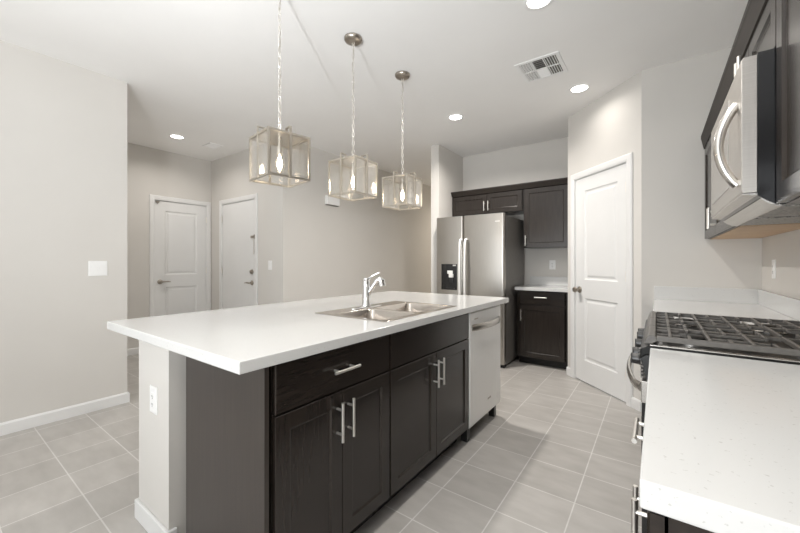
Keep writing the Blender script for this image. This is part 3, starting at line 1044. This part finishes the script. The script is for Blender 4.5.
def make_pendant(label):
    root = thing('pendant_lantern', label, 'pendant lamp', (0, 0, 0), 'lantern pendants over the island')
    zt, zb, hs = 1.892, 1.650, 0.1155
    MB().lathe((0, 0, H), [(0.062, -0.0005), (0.062, -0.012), (0.055, -0.022), (0.035, -0.028), (0.010, -0.030), (0.0, -0.030)], seg=28).done('canopy', 'darknickel', root, smooth=True)
    ch = MB()
    ch.torus((0, 0, H - 0.038), 0, 0.013, 0.010, 0.0025)
    z = H - 0.062
    k = 0
    while z > zt + 0.075:
        ch.torus((0, 0, z), 0, 0.0185, 0.0085, 0.0019, rot=(PI / 2 if k % 2 else 0.0) + 0.4)
        z -= 0.030
        k += 1
    ch.done('chain', 'nickel', root, smooth=True)
    MB().tube([(0.005, 0.002, H - 0.03)] + [(0.005 * math.sin(i * 0.9), 0.005 * math.cos(i * 0.9), H - 0.06 - i * (H - 0.06 - zt - 0.06) / 24) for i in range(25)], 0.0015, seg=6).done('cord', 'lantern', root, smooth=True)
    MB().torus((0, 0, zt + 0.066), 0, 0.018, 0.012, 0.003).lathe((0, 0, zt + 0.009), [(0.012, 0), (0.012, 0.012), (0.006, 0.018), (0.006, 0.042), (0.0, 0.043)], seg=14).done('top_loop', 'nickel', root, smooth=True)
    b = 0.0055
    fr = MB()
    for sx in (-1, 1):
        for sy in (-1, 1):
            fr.box((sx * hs - b, sy * hs - b, zb), (sx * hs + b, sy * hs + b, zt))
    for z0 in (zb, zt - 2 * b):
        for s in (-1, 1):
            fr.box((-hs + b, s * hs - b, z0), (hs - b, s * hs + b, z0 + 2 * b))
            fr.box((s * hs - b, -hs + b, z0), (s * hs + b, hs - b, z0 + 2 * b))
    fr.done('frame', 'lantern', root)
    MB().box((-hs + b, -hs + b, zt - 0.004), (hs - b, hs - b, zt)).box((-0.035, -0.035, zt), (0.035, 0.035, zt + 0.009)).done('top_plate', 'lantern', root)
    for s in (-1, 1):
        gap = b + 0.001
        MB().box((-hs + b + 0.001, s * hs - 0.0015, zb + 2 * b), (hs - b - 0.001, s * hs + 0.0015, zt - 2 * b)).done('glass_pane', 'glass', root)
        MB().box((s * hs - 0.0015, -hs + b + 0.001, zb + 2 * b), (s * hs + 0.0015, hs - b - 0.001, zt - 2 * b)).done('glass_pane', 'glass', root)
    # flat loop straps in the middle of each side, rising above the top
    for i in range(4):
        a = i * PI / 2
        c, s = math.cos(a), math.sin(a)
        st = MB(Frame((0, 0, 0), (c, s, 0), (-s, c, 0)))
        r0 = hs + b
        st.box((r0, -0.006, zb), (r0 + 0.005, 0.006, zt + 0.032))
        st.box((r0 - 0.045, -0.006, zt + 0.027), (r0, 0.006, zt + 0.032))
        st.box((r0 - 0.045, -0.006, zt), (r0 - 0.040, 0.006, zt + 0.027))
        st.done('strap', 'lantern', root)
    MB().lathe((0, 0, zt - 0.004), [(0.010, 0.0), (0.010, -0.045), (0.017, -0.048), (0.017, -0.088), (0.013, -0.092), (0.0, -0.092)], seg=18).done('socket', 'nickel', root, smooth=True)
    bl = MB().lathe((0, 0, zt - 0.096), [(0.012, 0.0), (0.014, -0.012), (0.027, -0.045), (0.0285, -0.065), (0.022, -0.088), (0.010, -0.100), (0.0, -0.102)], seg=20).done('bulb', 'bulbglass', root, smooth=True)
    MB().lathe((0, 0, zt - 0.100), [(0.004, 0.0), (0.010, -0.02), (0.0135, -0.045), (0.011, -0.068), (0.0, -0.078)], seg=12).done('filament', 'filament', bl, smooth=True)
    return root


def add_glow(root):
    d = bpy.data.lights.new('pendant_glow', 'POINT')
    d.energy = 1.5
    d.color = (1.0, 0.80, 0.58)
    d.shadow_soft_size = 0.012
    o = bpy.data.objects.new('pendant_glow', d)
    COL.objects.link(o)
    o.location = (root.location.x, root.location.y, 1.74)


def copy_thing(root):
    r = root.copy()
    COL.objects.link(r)
    for c_ in root.children:
        c = c_.copy()
        COL.objects.link(c)
        c.parent = r
        for g_ in c_.children:
            g = g_.copy()
            COL.objects.link(g)
            g.parent = c
    return r


lab = ['largest-looking lantern pendant, nearest the camera, over the near end of the island',
       'middle lantern pendant of three, hanging above the sink',
       'smallest-looking lantern pendant, hanging over the far end of the island']
first = make_pendant(lab[0])
pend = [first, copy_thing(first), copy_thing(first)]
for o, y, a, lb in zip(pend, (1.190, 1.775, 2.357), (-9, 3, 2), lab):
    o.location = (PX, y, 0)
    o.rotation_euler = (0, 0, math.radians(a))
    o['label'] = lb
    add_glow(o)


# ------------------------------------------------------------------ ceiling fittings
def make_can(label):
    root = thing('recessed_downlight', label, 'ceiling light', (0, 0, H), 'recessed ceiling downlights')
    MB().lathe((0, 0, H), [(0.088, -0.0003), (0.088, -0.003), (0.080, -0.006), (0.066, -0.006), (0.064, -0.003), (0.064, -0.0003)], seg=32, cap0=False, cap1=False).done('trim_ring', 'plastic', root, smooth=True)
    MB().lathe((0, 0, H), [(0.064, -0.0005), (0.063, -0.004), (0.045, -0.006), (0.0, -0.0065)], seg=32, cap0=True).done('lens', 'lens', root, smooth=True)
    return root


cans = [((-0.556, 3.462), 'lit downlight nearest the angled pantry wall'),
        ((-1.728, 3.375), 'lit downlight in front of the refrigerator'),
        ((-4.754, 1.891), 'lit downlight in the left hallway ceiling'),
        ((-0.560, 2.155), 'lit downlight cut by the top edge of the photo')]
c0 = make_can(cans[0][1])
for i, ((x, y), lb) in enumerate(cans):
    o = c0 if i == 0 else copy_thing(c0)
    o.location = (x, y, H)
    o['label'] = lb
    area_light('downlight_beam', (x, y, H - 0.012), (x, y, 0), 0.11, 0.11, (2.8, 36, 8, 7.5)[i], (1.0, 0.95, 0.89), 'DISK', 155)

# unseen downlights without fittings, added to brighten the room: above the aisle behind the camera and in the dining area behind the stub wall
for x, y, e, c in ((-0.56, 0.85, 8.5, (1.0, 0.96, 0.91)), (-0.56, -0.45, 9, (1.0, 0.96, 0.91)), (-3.0, 7.0, 20, (1.0, 0.90, 0.76))):
    area_light('downlight_beam', (x, y, H - 0.012), (x, y, 0), 0.11, 0.11, e, c, 'DISK', 150)

# ceiling register near the pantry
vx0, vx1, vy0, vy1 = -0.905, -0.578, 2.755, 3.097
root = thing('ceiling_vent', 'white multi-way air register on the ceiling near the pantry', 'vent', ((vx0 + vx1) / 2, (vy0 + vy1) / 2, H))
MB().grid_slab([vx0, vx0 + 0.03, vx1 - 0.03, vx1], [vy0, vy0 + 0.03, vy1 - 0.03, vy1], H - 0.008, H - 0.0005, {(1, 1)}).done('frame', 'plastic', root, bevel=0.003)
MB().box((vx0 + 0.03, vy0 + 0.03, H - 0.0015), (vx1 - 0.03, vy1 - 0.03, H - 0.0006)).done('duct', 'grayside', root)
ix0, ix1, iy0, iy1 = vx0 + 0.03, vx1 - 0.03, vy0 + 0.03, vy1 - 0.03
xa, xb = ix0 + (ix1 - ix0) * 0.36, ix0 + (ix1 - ix0) * 0.66
mb = MB()
mb.box((xa - 0.003, iy0, H - 0.010), (xa + 0.003, iy1, H - 0.002)).box((xb - 0.003, iy0, H - 0.010), (xb + 0.003, iy1, H - 0.002))
mb.box((ix0, (iy0 + iy1) / 2 - 0.004, H - 0.010), (ix1, (iy0 + iy1) / 2 + 0.004, H - 0.002))
mb.done('dividers', 'plastic', root)
for x0, x1, ang in ((ix0, xa - 0.003, 1), (xb + 0.003, ix1, -1)):
    sl = MB()
    nsl = 5
    for i in range(nsl):
        x = x0 + (i + 0.5) * (x1 - x0) / nsl
        dx = 0.0045 * ang
        sl.prism([(x - dx - 0.001, H - 0.012), (x - dx + 0.001, H - 0.012), (x + dx + 0.001, H - 0.002), (x + dx - 0.001, H - 0.002)], 1, iy0, iy1)
    sl.done('louvres', 'plastic', root)
sl = MB()
for i in range(10):
    y = iy0 + (i + 0.5) * (iy1 - iy0) / 10
    dy = 0.010 * (1 if i < 5 else -1)
    sl.prism([(y - dy - 0.001, H - 0.012), (y - dy + 0.001, H - 0.012), (y + dy + 0.001, H - 0.002), (y + dy - 0.001, H - 0.002)], 0, xa + 0.003, xb - 0.003)
sl.done('louvres', 'plastic', root)

hx, hy_ = -4.745, 2.315
root = thing('ceiling_vent', 'small white air register on the hallway ceiling', 'vent', (hx, hy_, H))
MB().grid_slab([hx - 0.11, hx - 0.085, hx + 0.085, hx + 0.11], [hy_ - 0.085, hy_ - 0.06, hy_ + 0.06, hy_ + 0.085], H - 0.008, H - 0.0005, {(1, 1)}).done('frame', 'plastic', root, bevel=0.002)
MB().box((hx - 0.085, hy_ - 0.06, H - 0.0015), (hx + 0.085, hy_ + 0.06, H - 0.0006)).done('duct', 'dark', root)
sl = MB()
for i in range(7):
    x = hx - 0.085 + (i + 0.5) * 0.17 / 7
    sl.prism([(x - 0.008, H - 0.011), (x - 0.006, H - 0.011), (x + 0.006, H - 0.002), (x + 0.004, H - 0.002)], 1, hy_ - 0.06, hy_ + 0.06)
sl.done('louvres', 'plastic', root)

# door chime on the dining wall
root = thing('door_chime', 'white box chime high on the dining wall behind the pendants', 'door chime', (XDN, 3.465, 2.0))
MB().box((XDN + 0.0005, 3.345, 2.008), (XDN + 0.045, 3.585, 2.128)).done('cover', 'plastic', root, bevel=0.006)
MB().box((XDN + 0.0005, 3.355, 2.000), (XDN + 0.030, 3.575, 2.0075)).done('grille', 'grayside', root)
